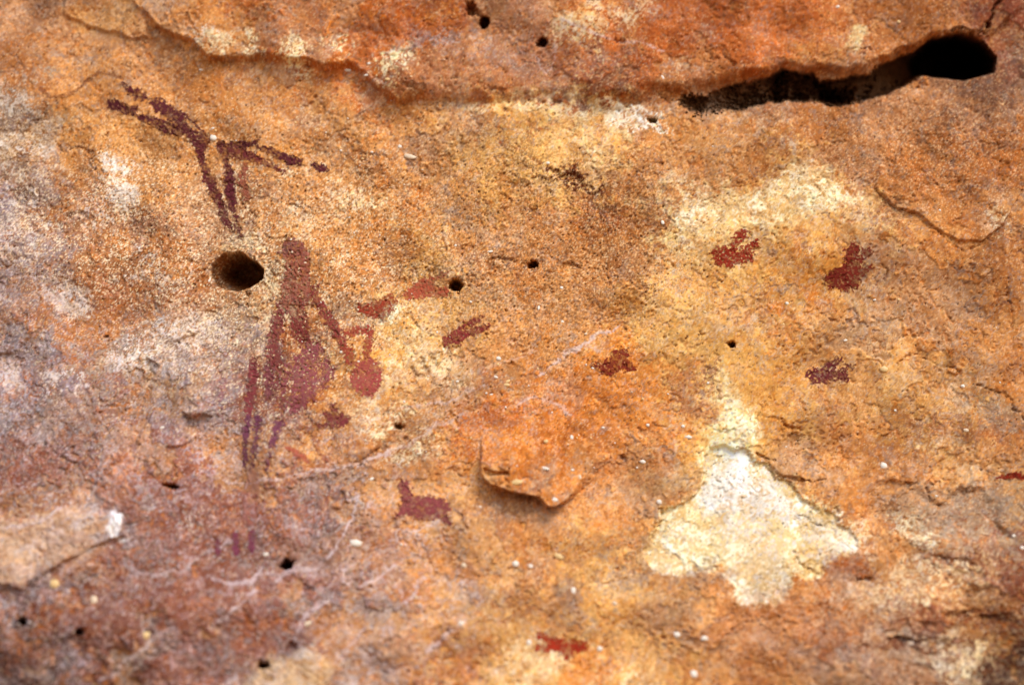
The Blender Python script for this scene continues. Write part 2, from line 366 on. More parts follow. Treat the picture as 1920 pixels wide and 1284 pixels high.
# grain speckle: dark iron specks between pale grains
col = col * np.clip(1 + (0.03 + 0.11 * grain) * nB2 + 0.06 * grain * nF + 0.07 * nB1 + 0.04 * nDf * lowleft, 0.5, 1.6)[..., None]
mixc(sstep(0.8, 2.0, nP + 0.4 * nB1) * grain, (138, 84, 50), 0.6)
mixc(sstep(0.9, 2.0, nF2 + 0.6 * nB1) * grain, (238, 204, 158), 0.6)
fleck = np.clip(gauss(540, 470, 240, 230) + 0.7 * gauss(200, 420, 220, 160) + 0.5 * gauss(560, 700, 160, 120) + 0.28, 0, 1)
mixc(sstep(1.75, 2.2, 0.75 * nF + 0.8 * nB1 + 0.55 * fleck) * fleck, (246, 228, 198), 0.78)
mixc(sstep(1.9, 2.4, 0.6 * nF2 + 0.9 * nB2) * np.clip(fleck + 0.2, 0, 1), (240, 214, 166), 0.8)
mixc(sstep(2.3, 2.8, nP + 0.5 * nF) * 0.8, (70, 40, 28), 0.8)
gold = np.clip(1 - lowleft - scar_m, 0, 1)[..., None]
col = col * (1 - gold * (1 - np.array([1.02, 0.98, 0.88])))
lum = (col * np.array([0.3, 0.6, 0.1])).sum(-1, keepdims=True)
col = col * np.clip(lum / 0.34, 0.4, 1.5) ** 0.22
ALB = 0.80

# ------------------------------------------------------------------ relief (in photo pixels, positive towards the viewer)
nDh = warped(noise(44, 7, 150, -32, 2.6, slope=2.4), 22 * w1, 18 * w2); nHh = warped(noise(45, 7, 150, -8, 2.8, slope=2.4), 20 * w2, 10 * w1)
h = 5.5 * nL + 6.0 * nH1 + 2.6 * nDh * gauss(900, 720, 320, 130) + 0.8 * warped(noise(46, 8, 70, -15, 1.5, slope=2.2), 14 * w2, 12 * w1)
h += (0.05 + 0.85 * grain) * 0.6 * nH2 + (0.03 + 0.25 * grain) * nF
h -= grain * 2.0 * sstep(0.9, 2.2, nP + 0.4 * nB1)
h -= 2.2 * sstep(2.3, 2.8, nP + 0.5 * nF)
h += lowleft * 3.2 * nDh + top * 3.0 * nHh + gauss(1750, 1150, 300, 160) * 6.5 * nHh
crk = np.exp(-(nK1 / 0.03) ** 2) * sstep(0.3, 1.0, nC2) + np.exp(-(nK2 / 0.03) ** 2) * sstep(0.3, 1.0, nC3)
h -= 1.5 * np.clip(crk, 0, 1) * (1 - 0.6 * grainy)
h -= 2.6 * exf1 * (1 - 0.5 * grainy) + 2.4 * exf2 + 2.0 * exf3
h += np.clip(vein, 0, 1) * lowleft * 1.2

def terrace(pts, amount, edge, taper=160, warp=0.35):
    """a slab raised (or sunk) by amount with a sharp lower edge; pts close round it, taper fades it away from that edge"""
    global h
    s = sdf_full(pts, warp, 40)
    h = h + amount * sstep(-edge * 0.5, edge, s)
    return s

LEDGE_X = [-2000, 180, 265, 300, 350, 390, 440, 480, 520, 600, 660, 700, 745, 800, 900, 1000, 1100, 1170, 1230, 1290, 1340, 1420, 1470, 1530, 1570, 1620, 1660, 1720, 1760, 1830, 1870, 1900, 4000]
LEDGE_Y = [-1200, -90, 20, 58, 84, 106, 109, 108, 122, 128, 138, 163, 190, 187, 187, 192, 186, 200, 196, 186, 160, 142, 132, 140, 156, 140, 115, 95, 76, 72, 66, 24, -1400]
ledge_y = np.interp(X + 0.5 * (XS - X), LEDGE_X, LEDGE_Y)
ls = (ledge_y - (Y + 0.5 * (YS - Y)))
ledge_h = np.interp(X, [200, 300, 420, 600, 740, 900, 1100, 1300, 1500, 1700, 1860, 1960], [6, 18, 24, 22, 20, 18, 24, 28, 30, 28, 16, 4])
h += ledge_h * sstep(-3, np.interp(X, [300, 440, 520, 650, 745, 800, 1200, 1350, 1700], [6, 10, 16, 13, 11, 26, 40, 28, 14]), ls) + 10 * sstep(0, 220, ls)
FLAKE_R = [(1640, 350), (1662, 374), (1680, 394), (1722, 402), (1742, 420), (1768, 436), (1790, 448), (1836, 450), (1872, 424), (1900, 380), (1960, 300), (2050, 250), (1900, 215), (1740, 225), (1660, 270)]
s_fr = sdf_full(FLAKE_R, 0.2)
h += 8 * sstep(-1, 3, s_fr) * sstep(240, 400, Y - 0.0 * X + 20 * nM)
FLAKE_C = [(892, 862), (900, 888), (918, 906), (950, 918), (985, 926), (1005, 934), (1022, 950), (1040, 950), (1070, 936), (1104, 908), (1128, 878), (1146, 858), (1110, 790), (1040, 748), (960, 760), (900, 800)]
s_fc = sdf_full(FLAKE_C, 0.3)
fl_low = sstep(780, 890, Y + 0.15 * (X - 1000))
h += 38 * fl_low * np.interp(X, [880, 1040, 1100, 1160], [1, 1, 0.6, 0.3]) * np.clip((s_fc + 1) / np.interp(X, [1040, 1090, 1150], [5, 14, 30]), 0, 1) ** 0.8
s_n = sdf_full([(902, 872), (955, 884), (960, 894), (905, 886)], 0.3); h -= 12 * sstep(-2, 4, s_n)
SLAB_L = [(-400, 980), (60, 966), (110, 955), (215, 958), (238, 1006), (200, 1024), (140, 1040), (104, 1062), (64, 1088), (44, 1104), (-20, 1096), (-400, 1120)]
s_sl = sdf_full(SLAB_L, 0.35)
h += 10 * sstep(-2, 7, s_sl)
SLAB_T = [(128, 40), (190, 60), (235, 74), (280, 72), (268, 20), (240, -40), (120, -40)]
s_st = sdf_full(SLAB_T, 0.35); h += 7 * sstep(-1, 6, s_st)
RECESS = [(1634, 930), (1646, 905), (1672, 896), (1700, 908), (1738, 930), (1766, 938), (1800, 918), (1848, 918), (1868, 950), (1880, 985), (1905, 1010), (1860, 1024), (1760, 1006), (1690, 1012), (1622, 985)]
s_re = sdf_full(RECESS, 0.3); h -= 10 * sstep(-6, 9, s_re)
s_sc = sdf_full(SCAR, 0.9); h -= 8 * sstep(-2, 4, s_sc)
CHIPS = [[(250, 838), (262, 806), (278, 768), (292, 762), (292, 796), (276, 826)], [(308, 836), (326, 816), (350, 802), (370, 812), (362, 826), (340, 836)], [(1446, 868), (1462, 864), (1492, 876), (1516, 894), (1506, 896), (1470, 892), (1452, 880)],
         [(-10, 664), (34, 664), (62, 622), (66, 600), (30, 612), (-10, 640)], [(298, 690), (312, 664), (330, 640), (350, 634), (376, 628), (350, 606), (300, 626), (270, 670)], [(340, 772), (372, 764), (410, 762), (400, 780), (380, 776), (350, 782)]]
for c in CHIPS:
    h += 8 * sstep(-1, 5, sdf_full(c, 0.25))
for pts, wd, dp in [([(1430, 850), (1470, 866), (1520, 896), (1546, 914)], 2.0, 9), ([(1450, 868), (1462, 888), (1484, 895), (1508, 894)], 1.6, 7), ([(1640, 352), (1664, 376), (1682, 395), (1722, 403), (1760, 432), (1790, 449), (1834, 451)], 1.2, 5),
                    ([(1665, 500), (1670, 512), (1666, 530)], 1.4, 6), ([(1215, 580), (1260, 578), (1288, 582), (1304, 560)], 1.5, 4), ([(1246, 580), (1254, 600), (1252, 625)], 1.4, 4), ([(1688, 905), (1720, 922), (1756, 936)], 2.2, 8), ([(1622, 740), (1640, 752)], 2.0, 7),
                    ([(1700, 690), (1740, 672), (1790, 674), (1815, 680)], 2.0, 6), ([(1845, 715), (1880, 740), (1905, 760), (1920, 790)], 3.0, 7), ([(1420, 782), (1470, 790), (1512, 800)], 2.4, 5), ([(1880, 540), (1872, 560), (1886, 610)], 2.2, 6), ([(1500, 1030), (1530, 1050), (1560, 1075)], 2.5, 6),
                    ([(1516, 960), (1530, 975), (1560, 982)], 2.0, 6), ([(130, 282), (152, 276), (170, 290), (198, 312)], 2.0, 6), ([(105, 275), (118, 284)], 3.0, 7), ([(620, 420), (580, 395), (530, 370)], 1.6, 4), ([(695, 540), (712, 548), (722, 560)], 1.4, 3), ([(736, 606), (748, 622)], 1.4, 4), ([(1350, 350), (1390, 342), (1420, 340)], 1.4, 4),
                    ([(560, 760), (640, 770), (700, 790)], 2.0, 2), ([(870, 120), (900, 128)], 3.0, 3), ([(1330, 118), (1360, 113), (1372, 110)], 2.0, 5), ([(660, 870), (690, 858), (715, 838)], 3.0, 5), ([(1850, 60), (1852, 44), (1862, 12)], 4.0, 14), ([(1800, 66), (1830, 62), (1852, 50)], 6.0, 14), ([(1590, 100), (1610, 96), (1640, 100)], 2.5, 6)]:
    s = sdf_full(pts, 0.8, 30, [wd] * len(pts)); h -= dp * sstep(-1.5, 1.8, s + 0.9 * nB1) * np.clip(0.65 + 0.5 * nFilm, 0.1, 1.3)
for cx, cy, rx, ry, a, dp in [(1068, 336, 50, 9, 22, 9), (1135, 398, 34, 12, 30, 5), (940, 494, 44, 8, 3, 6), (1700, 1200, 46, 8, 3, 9), (1800, 1150, 48, 9, 3, 9), (1852, 1163, 16, 6, 10, 7), (1615, 1212, 22, 7, -5, 6), (1738, 1172, 26, 6, 10, 6), (1790, 1052, 56, 8, 12, 7), (1880, 1166, 28, 14, 0, 9), (1075, 500, 26, 5, 0, 7), (882, 22, 18, 13, 20, 34),
                             (1160, 83, 10, 5, 0, 8), (545, 1208, 13, 6, -10, 7), (570, 1105, 12, 6, 50, 6), (758, 521, 9, 6, 0, 7), (1625, 1088, 16, 6, 0, 10), (990, 347, 6, 4, 20, 6), (1002, 392, 9, 6, 0, 7), (1247, 632, 3, 6, 0, 6), (1285, 630, 4, 3, 0, 7), (1313, 627, 3, 3, 0, 7), (802, 509, 5, 3, 10, 9), (463, 553, 4, 4, 0, 10), (463, 570, 3, 3, 0, 8), (1172, 690, 6, 4, 0, 4),
                             (540, 448, 5, 3, -30, 6), (660, 540, 8, 5, 0, 6), (930, 170, 40, 7, 0, 4), (1170, 190, 40, 14, 10, 9), (1260, 180, 44, 16, 15, 10), (195, 630, 6, 6, 0, 8), (200, 255, 4, 3, 0, 6), (1240, 958, 6, 8, 0, 7), (1020, 835, 10, 4, -20, 4), (770, 165, 30, 5, 25, 4), (1170, 862, 10, 12, 0, 8)]:
    w, s = spot(cx, cy, rx, ry, a, 0.35)
    h[w] -= dp * sstep(-0.1 * min(rx, ry), 0.7 * min(rx, ry), s)

# deep cavities: outline, depth, how the floor slopes; each is a part of its own
part_id = np.zeros((H, W), int)
CREVICE = [(1275, 206), (1288, 186), (1320, 180), (1345, 160), (1420, 141), (1470, 129), (1520, 133), (1530, 151), (1570, 158), (1620, 141), (1660, 116), (1720, 96), (1758, 73), (1818, 68), (1855, 79), (1872, 112), (1862, 138),
           (1802, 150), (1750, 143), (1700, 166), (1640, 186), (1590, 197), (1500, 195), (1440, 198), (1400, 210), (1340, 216), (1300, 218)]
DEEP = [(1714, 112), (1750, 80), (1800, 66), (1846, 76), (1872, 108), (1866, 137), (1812, 152), (1760, 146), (1720, 140)]
HOLE = [(391, 520), (395, 496), (420, 473), (450, 472), (480, 490), (494, 505), (492, 522), (470, 535), (440, 547), (415, 545), (398, 535)]
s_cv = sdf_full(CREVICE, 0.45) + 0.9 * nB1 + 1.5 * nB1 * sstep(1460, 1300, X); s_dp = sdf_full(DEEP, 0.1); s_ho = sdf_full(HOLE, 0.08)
hcav = np.zeros((H, W, 3))
def axis_at(cx, cy, tx=0.0, tz=0.0):
    d = np.array([(cx - PW / 2) / FPX + tx, math.cos(PITCH) - (PH / 2 - cy) / FPX * math.sin(PITCH), math.sin(PITCH) + (PH / 2 - cy) / FPX * math.cos(PITCH) + tz])
    return d / np.linalg.norm(d)
cv_depth = np.interp(X, [1270, 1300, 1330, 1380, 1430, 1452, 1480, 1520, 1540, 1600, 1660, 1700, 1720], [14, 46, 24, 55, 80, 180, 80, 95, 220, 210, 230, 300, 360])
hcav += (cv_depth * sstep(-1, 6, s_cv) * np.clip(1 + 0.35 * nH1 + 0.2 * nB1, 0.6, 1.8))[..., None] * axis_at(1580, 165, 0.0, 0.004)
hcav += (420 * sstep(-1, 8, s_dp))[..., None] * axis_at(1795, 108, 0.0, -0.03)
hcav += (60 * sstep(-1, 4, s_ho) + 170 * sstep(0, 46, s_ho + np.clip((X - 425) * 0.6, -8, 40) * (s_ho > -1)))[..., None] * axis_at(445, 510, 0.06, -0.04)
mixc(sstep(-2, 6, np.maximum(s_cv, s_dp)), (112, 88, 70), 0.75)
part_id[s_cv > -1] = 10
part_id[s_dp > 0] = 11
part_id[s_ho > -0.5] = 12
HOLES = [(852, 533, 14, 11, 0, 60), (998, 497, 9, 7, -10, 40), (1371, 646, 9, 6, 0, 40), (908, 43, 9, 13, -15, 60), (1016, 83, 9, 9, 0, 40), (1110, 3, 22, 13, 0, 80), (538, 1057, 14, 9, -25, 60), (495, 1246, 10, 8, 0, 45), (48, 1162, 8, 9, 0, 30), (151, 1186, 8, 7, 0, 28), (320, 912, 13, 4.5, 5, 24), (747, 801, 8, 5, -15, 18), (1223, 227, 8, 5, 0, 26)]
for i, (cx, cy, rx, ry, a, dp) in enumerate(HOLES):
    w, s = spot(cx, cy, rx, ry, a, 0.2)
    hcav[w] += (3 * sstep(-4, 1, s) + 1.5 * dp * sstep(-1.2, 0.5 * min(rx, ry) + 1.0, s))[..., None] * axis_at(cx, cy, 0.03, -0.05)
    sub = part_id[w]; sub[s > -0.4] = 13 + i; part_id[w] = sub
bare = part_id == 0
part_id[bare & (ls > 2) & (X > 262)] = 1
part_id[bare & (s_sc > 0)] = 2
part_id[bare & (s_fr > 0) & (Y > 262)] = 3
part_id[bare & (s_fc > 0) & (fl_low > 0.12)] = 4
part_id[bare & (s_sl > 0) & (X > -300)] = 5
part_id[bare & (s_re > 0)] = 6
for i, c in enumerate(CHIPS):
    part_id[bare & (sdf_full(c, 0.25) > 0)] = 40 + i

col = np.clip(col * ALB, 0.006, 0.80)
# ------------------------------------------------------------------ from photo pixels and relief to the wall in metres
cp, sp = math.cos(PITCH), math.sin(PITCH)
OUT = np.array([0.0, -cp, -sp])                       # relief direction, out of the wall and slightly down
bulge = 0.045 * gauss(100, 1250, 700, 480) + 0.02 * gauss(1850, 1300, 420, 320) + 0.03 * gauss(700, -300, 1500, 420) - 0.02 * gauss(1650, 800, 420, 260)
rx_ = (X - PW / 2) / FPX
ry_ = (PH / 2 - Y) / FPX
dirx, diry, dirz = rx_, cp - ry_ * sp, sp + ry_ * cp
t = (DIST - bulge) / diry
P = np.stack([CAM[0] + t * dirx, CAM[1] + t * diry, CAM[2] + t * dirz], -1) + (h * PXM)[..., None] * OUT + hcav * PXM

# ------------------------------------------------------------------ materials
def rock_material(name, bump=0.35, rough=0.95, spec=0.1):
    m = bpy.data.materials.new(name); m.use_nodes = True
    nt = m.node_tree; N = nt.nodes; Lk = nt.links
    b = N['Principled BSDF']
    b.inputs['Roughness'].default_value = rough
    b.inputs['Specular IOR Level'].default_value = spec
    at = N.new('ShaderNodeAttribute'); at.attribute_name = 'Col'
    tc = N.new('ShaderNodeTexCoord')
    n1 = N.new('ShaderNodeTexNoise'); n1.inputs['Scale'].default_value = 520; n1.inputs['Detail'].default_value = 4; n1.inputs['Roughness'].default_value = 0.7
    n2 = N.new('ShaderNodeTexVoronoi'); n2.inputs['Scale'].default_value = 640
    Lk.new(tc.outputs['Object'], n1.inputs['Vector']); Lk.new(tc.outputs['Object'], n2.inputs['Vector'])
    mr = N.new('ShaderNodeMapRange'); mr.inputs['From Min'].default_value = 0.3; mr.inputs['From Max'].default_value = 0.7
    mr.inputs['To Min'].default_value = 0.7; mr.inputs['To Max'].default_value = 1.3
    Lk.new(n1.outputs['Fac'], mr.inputs['Value'])
    gm = N.new('ShaderNodeMix'); gm.data_type = 'FLOAT'; gm.inputs[2].default_value = 1.0
    ga = N.new('ShaderNodeMapRange'); ga.inputs['To Min'].default_value = 0.08; ga.inputs['To Max'].default_value = 1.0
    Lk.new(at.outputs['Alpha'], ga.inputs['Value']); Lk.new(ga.outputs['Result'], gm.inputs[0]); Lk.new(mr.outputs['Result'], gm.inputs[3])
    mx = N.new('ShaderNodeMix'); mx.data_type = 'RGBA'; mx.blend_type = 'MULTIPLY'; mx.inputs[0].default_value = 1.0
    Lk.new(at.outputs['Color'], mx.inputs[6]); Lk.new(gm.outputs[0], mx.inputs[7])
    Lk.new(mx.outputs[2], b.inputs['Base Color'])
    bp = N.new('ShaderNodeBump'); gs = N.new('ShaderNodeMath'); gs.operation = 'MULTIPLY'; gs.inputs[1].default_value = bump; Lk.new(ga.outputs['Result'], gs.inputs[0]); Lk.new(gs.outputs[0], bp.inputs['Strength']); bp.inputs['Distance'].default_value = 0.0006
    add = N.new('ShaderNodeMath'); add.operation = 'SUBTRACT'
    Lk.new(n1.outputs['Fac'], add.inputs[0]); Lk.new(n2.outputs['Distance'], add.inputs[1])
    Lk.new(add.outputs[0], bp.inputs['Height']); Lk.new(bp.outputs['Normal'], b.inputs['Normal'])
    return m
M_ROCK = rock_material('weathered_sandstone', 0.4)
M_PAINT = rock_material('ochre_pigment', 0.3, 0.95, 0.08)

def grain_material(name, rgb):
    m = bpy.data.materials.new(name); m.use_nodes = True
    nt = m.node_tree; b = nt.nodes['Principled BSDF']
    b.inputs['Roughness'].default_value = 0.5
    n = nt.nodes.new('ShaderNodeTexNoise'); n.inputs['Scale'].default_value = 260
    tc = nt.nodes.new('ShaderNodeTexCoord'); nt.links.new(tc.outputs['Object'], n.inputs['Vector'])
    cr = nt.nodes.new('ShaderNodeValToRGB')
    c = lin(rgb)
    cr.color_ramp.elements[0].position = 0.35; cr.color_ramp.elements[0].color = (*(c * 0.72 * np.array([1, .9, .75])), 1)
    cr.color_ramp.elements[1].position = 0.6; cr.color_ramp.elements[1].color = (*c, 1)
    nt.links.new(n.outputs['Fac'], cr.inputs['Fac']); nt.links.new(cr.outputs['Color'], b.inputs['Base Color'])
    return m
M_GRAIN = [grain_material('milky_quartz', (232, 222, 208)), grain_material('honey_quartz', (226, 190, 128)), grain_material('pale_feldspar', (222, 198, 168))]

# ------------------------------------------------------------------ mesh building
def make_mesh(name, V, Q, colors, mat):
    me = bpy.data.meshes.new(name)
    nv, nq = len(V), len(Q)
    me.vertices.add(nv); me.vertices.foreach_set('co', np.ascontiguousarray(V, np.float32).ravel())
    me.loops.add(nq * 4); me.loops.foreach_set('vertex_index', np.ascontiguousarray(Q, np.int32).ravel())
    me.polygons.add(nq)
    me.polygons.foreach_set('loop_start', np.arange(0, nq * 4, 4, dtype=np.int32))
    me.update(calc_edges=True)
    me.polygons.foreach_set('use_smooth', np.ones(nq, bool))
    if colors is not None:
        a = me.color_attributes.new('Col', 'FLOAT_COLOR', 'POINT')
        a.data.foreach_set('color', (colors if colors.shape[1] == 4 else np.concatenate([colors, np.full((nv, 1), 0.5)], 1)).astype(np.float32).ravel())
    me.materials.append(mat)
    return me

def compact(mask_faces, Vall, Call, Qall):
    q = Qall[mask_faces]
    used, inv = np.unique(q, return_inverse=True)
    return Vall[used], inv.reshape(q.shape), Call[used]

idx = np.arange(H * W).reshape(H, W)
QUADS = np.stack([idx[1:, :-1], idx[1:, 1:], idx[:-1, 1:], idx[:-1, :-1]], -1).reshape(-1, 4)
FID = part_id[:-1, :-1].ravel()
VALL, CALL = P.reshape(-1, 3), np.concatenate([col, grain[..., None]], -1).reshape(-1, 4)

def add_obj(name, me, parent=None, loc=None):
    o = bpy.data.objects.new(name, me); C.objects.link(o)
    if loc is not None: o.location = loc
    if parent is not None: o.parent = parent
    return o

v, q, c = compact(FID == 0, VALL, CALL, QUADS)
wall = add_obj('rock_wall', make_mesh('rock_wall', v, q, c, M_ROCK))
wall['kind'] = 'structure'
PART_NAMES = {1: ('rock_ledge', 'jutting rust coloured ledge'), 2: ('spall_scar', 'pale cream scar where the rock has flaked off'), 3: ('rock_flake', 'brown grainy flake lifting along a crack'), 4: ('rock_flake', 'orange tongue of rock with shadow below'),
              5: ('rock_slab', 'cream slab with ragged lower edge'), 6: ('rock_recess', 'greyish hollow'), 10: ('crevice', 'long dark crevice'), 11: ('cavity', 'large black hole ending the crevice'), 12: ('cavity', 'round brown hole')}
for k in np.unique(FID):
    if k == 0: continue
    v, q, c = compact(FID == k, VALL, CALL, QUADS)
    nm, lb = PART_NAMES.get(int(k), ('cavity', None) if k < 40 else ('rock_chip', None))
    o = add_obj(nm, make_mesh(nm, v, q, c, M_ROCK), wall)
    if lb: o['label'] = lb

# ground at the foot of the wall
zg = float(P[-1, :, 2].max()) + 0.02
gn = 60
gxs = np.linspace(-9, 9, gn); gys = np.linspace(-12, 0.35, gn)
GX, GY = np.meshgrid(gxs, gys)
rg = np.random.default_rng(3)
GZ = zg + 0.015 * np.sin(GX * 1.7) * np.cos(GY * 1.3) + 0.006 * rg.standard_normal(GX.shape)
gi = np.arange(gn * gn).reshape(gn, gn)
GQ = np.stack([gi[:-1, :-1], gi[:-1, 1:], gi[1:, 1:], gi[1:, :-1]], -1).reshape(-1, 4)
GC = np.tile(lin((178, 136, 98)) * 0.8, (gn * gn, 1)) * (1 + 0.1 * rg.standard_normal((gn * gn, 1)))
ground = add_obj('ground', make_mesh('ground', np.stack([GX, GY, GZ], -1).reshape(-1, 3), GQ, GC, M_ROCK))
ground['kind'] = 'structure'

# ------------------------------------------------------------------ sampling the finished wall
def sample(A, px, py):
    fi = np.interp(px, xs, np.arange(W)); fj = np.interp(py, ys, np.arange(H))
    i = np.clip(fi.astype(int), 0, W - 2); j = np.clip(fj.astype(int), 0, H - 2)
    u = fi - i; w_ = fj - j
    if A.ndim == 3: u = u[..., None]; w_ = w_[..., None]
    return (A[j, i] * (1 - u) + A[j, i + 1] * u) * (1 - w_) + (A[j + 1, i] * (1 - u) + A[j + 1, i + 1] * u) * w_

# ------------------------------------------------------------------ rock paintings: thin layers of pigment lying on the relief
LIFT = 0.00030
def pigment(name, shapes, rgb, root, density=0.9, wear=0.8, rough=1.0, seed=0, extra=0.0):
    """shapes: ('l', pts, width) strokes, ('p', pts) areas, ('e', cx, cy, rx, ry, ang)"""
    allp = []
    for s in shapes:
        if s[0] == 'e': allp += [(s[1] - s[3], s[2] - s[4]), (s[1] + s[3], s[2] + s[4])]
        else: allp += list(s[1])
    p = np.array(allp, float); pad = 22
    st = 0.95
    ax = np.arange(p[:, 0].min() - pad, p[:, 0].max() + pad, st); ay = np.arange(p[:, 1].min() - pad, p[:, 1].max() + pad, st)
    px, py = np.meshgrid(ax, ay)
    a_nS, a_nF, a_nS2, a_nF2, a_nP, a_h, a_b1, a_b2 = (sample(f, px, py) for f in (nS, nF, nS2, nF2, nP, nC3, nB1, nB2))
    wx = px + rough * (1.8 * a_nS + 1.5 * a_nF + 0.8 * a_b2); wy = py + rough * (1.8 * a_nS2 + 1.5 * a_nF2 - 0.8 * a_b2)
    s = np.full(px.shape, -1e9)
    for sh in shapes:
        if sh[0] == 'l': s = np.maximum(s, line_sdf(sh[1], sh[2], wx, wy))
        elif sh[0] == 'c': s = np.minimum(s, -line_sdf(sh[1], sh[2], wx, wy))
        elif sh[0] == 'p': s = np.maximum(s, poly_sdf(sh[1], wx, wy))
        else: s = np.maximum(s, ell_sdf(sh[1], sh[2], sh[3], sh[4], sh[5], wx, wy))
    worn = wear * (1.1 * sstep(0.9, 1.8, a_nP + 0.5 * a_b1) + sstep(1.3, 2.2, a_nF2 + 0.5 * a_b2) + 0.7 * sstep(1.2, 2.2, a_nS2)) + wear * 0.5 * sstep(2.0, 0.0, s) * sstep(0.0, 1.2, a_b2)
    keep = (s > 0) & (worn < 0.75)
    f = (keep[:-1, :-1].astype(int) + keep[1:, :-1] + keep[:-1, 1:] + keep[1:, 1:]) >= 3
    if not f.any(): return None
    pos = sample(P, px, py) + OUT * (LIFT + extra)
    rc = sample(col, px, py)
    d = density * (0.72 + 0.28 * sstep(-1.0, 4.0, s)) * np.clip(1 + 0.26 * a_b1 + 0.10 * a_nF - 0.6 * worn, 0.1, 1.08)
    d = np.clip(d * 1.06, 0, 1)[..., None]
    base = lin(rgb) * 0.80 * (1 + 0.12 * a_nF + 0.16 * a_b1)[..., None]
    cc = np.clip(rc * (1 - d) + base * d, 0.004, 0.8)
    n = px.size; gi = np.arange(n).reshape(px.shape)
    Q = np.stack([gi[1:, :-1], gi[1:, 1:], gi[:-1, 1:], gi[:-1, :-1]], -1)[f]
    used, inv = np.unique(Q, return_inverse=True)
    V = pos.reshape(-1, 3)[used] - (np.array(root.location) if root is not None else 0)
    me = make_mesh(name, V, inv.reshape(Q.shape), cc.reshape(-1, 3)[used], M_PAINT)
    return add_obj(name, me, root)

def painting(name, label, cx, cy, group=None):
    e = bpy.data.objects.new(name, None); C.objects.link(e)
    e.empty_display_size = 0.01
    e.location = sample(P, np.array([float(cx)]), np.array([float(cy)]))[0]
    e['label'] = label; e['category'] = 'rock painting'
    if group: e['group'] = group
    return e

DK, PU, RD = (84, 34, 38), (122, 62, 72), (146, 54, 34)
L = lambda pts, w: ('l', pts, w)
# the branching dark figure
A = painting('painted_figure', 'dark maroon branching figure with raised legs and long thin arms, above the round hole', 395, 268)
pigment('painted_leg', [('e', 232, 159, 7, 5, 20), L([(243, 168), (256, 175), (270, 183)], [7, 11, 9]), ('p', [(276, 190), (292, 180), (318, 194), (350, 216), (350, 228), (338, 232), (318, 227), (296, 211)]), L([(345, 216), (370, 236), (394, 258)], [4, 3, 3])], DK, A, 0.93, 0.5)
pigment('painted_leg', [L([(207, 194), (228, 202), (250, 209)], [9, 11, 10]), ('p', [(254, 217), (275, 212), (297, 221), (322, 231), (349, 230), (366, 246), (342, 257), (310, 253), (290, 238), (262, 228)])], DK, A, 0.93, 0.5)
pigment('painted_body', [L([(354, 246), (366, 258), (378, 268)], [10, 15, 13]), L([(378, 264), (396, 258)], [6, 4])], DK, A, 0.86, 0.9)
pigment('painted_limb', [L([(372, 270), (373, 290), (382, 314), (392, 342), (404, 367), (413, 387), (418, 407), (428, 424), (436, 436)], [11, 8, 7, 10, 10, 8, 8, 6, 3])], (92, 38, 40), A, 0.93, 0.55)
pigment('painted_limb', [L([(412, 275), (419, 294), (428, 314), (428, 337), (430, 362), (435, 391)], [8, 9, 7, 11, 11, 7]), L([(441, 404), (445, 425), (451, 444)], [4, 6, 4])], (92, 38, 42), A, 0.93, 0.55)
pigment('painted_limb', [L([(457, 312), (454, 342), (462, 370)], [8, 10, 7])], (136, 62, 46), A, 0.78, 0.8)
pigment('painted_arm', [L([(410, 270), (430, 272), (452, 271), (468, 272), (482, 267)], [8, 8, 6, 6, 4]), L([(484, 276), (514, 287), (539, 299), (560, 303)], [4, 7, 9, 7]), L([(588, 308), (600, 313), (616, 318)], [7, 8, 4])], DK, A, 0.94, 0.55)
pigment('painted_arm', [L([(416, 280), (440, 285), (477, 295), (499, 307), (530, 321)], [9, 12, 9, 6, 4])], (108, 46, 46), A, 0.88, 0.6)
# the tall faded figure
B = painting('painted_figure', 'tall faded purple figure with long striped legs holding a red disc, beside the round hole', 545, 620)
pigment('painted_head', [('e', 551, 468, 26, 20, 25)], (120, 56, 60), B, 0.78, 0.8, 1.6)
pigment('painted_torso', [L([(560, 488), (560, 520), (553, 545), (546, 566)], [26, 31, 30, 24])], (140, 66, 56), B, 0.76, 0.9, 1.6)
pigment('painted_chest', [L([(590, 540), (574, 556), (552, 574)], [8, 12, 15]), L([(556, 574), (560, 604), (566, 632), (578, 640)], [17, 18, 16, 8])], (122, 50, 46), B, 0.86, 0.95, 1.6)
pigment('painted_arm', [L([(526, 576), (516, 610), (513, 648), (516, 680)], [11, 14, 14, 13])], (120, 52, 50), B, 0.84, 1.0, 1.6)
pigment('painted_arm', [L([(588, 552), (610, 587), (628, 613), (640, 638)], [11, 10, 9, 10])], (130, 54, 50), B, 0.86, 1.0, 1.6)
pigment('painted_hand', [L([(642, 640), (650, 656), (660, 680)], [10, 11, 7]), L([(650, 624), (684, 617)], 8), L([(688, 618), (694, 632), (688, 664)], [8, 9, 8])], (150, 60, 46), B, 0.86, 0.95, 1.6)
pigment('painted_disc', [('e', 689, 706, 31, 38, 10)], (160, 72, 66), B, 0.9, 0.8, 1.6)
pigment('painted_belly', [('p', [(536, 680), (558, 664), (573, 646), (596, 636), (613, 662), (625, 693), (622, 717), (600, 738), (580, 760), (556, 776), (540, 771), (518, 766), (512, 730), (518, 694)]), ('c', [(532, 684), (524, 730), (520, 780)], 2.2), ('c', [(550, 672), (542, 730), (536, 785)], [1.5, 2.4, 3]), ('c', [(612, 650), (596, 690), (600, 730)], [2, 1, 1.5])], (132, 64, 70), B, 0.84, 1.25, 2.2)
pigment('painted_leg', [L([(506, 690), (503, 715), (500, 748)], [9, 10, 7])], (122, 58, 66), B, 0.8, 0.95, 1.6)
pigment('painted_leg', [L([(476, 678), (473, 710), (468, 745), (465, 775)], [8, 9, 9, 7])], (124, 54, 56), B, 0.9, 0.7, 1.3)
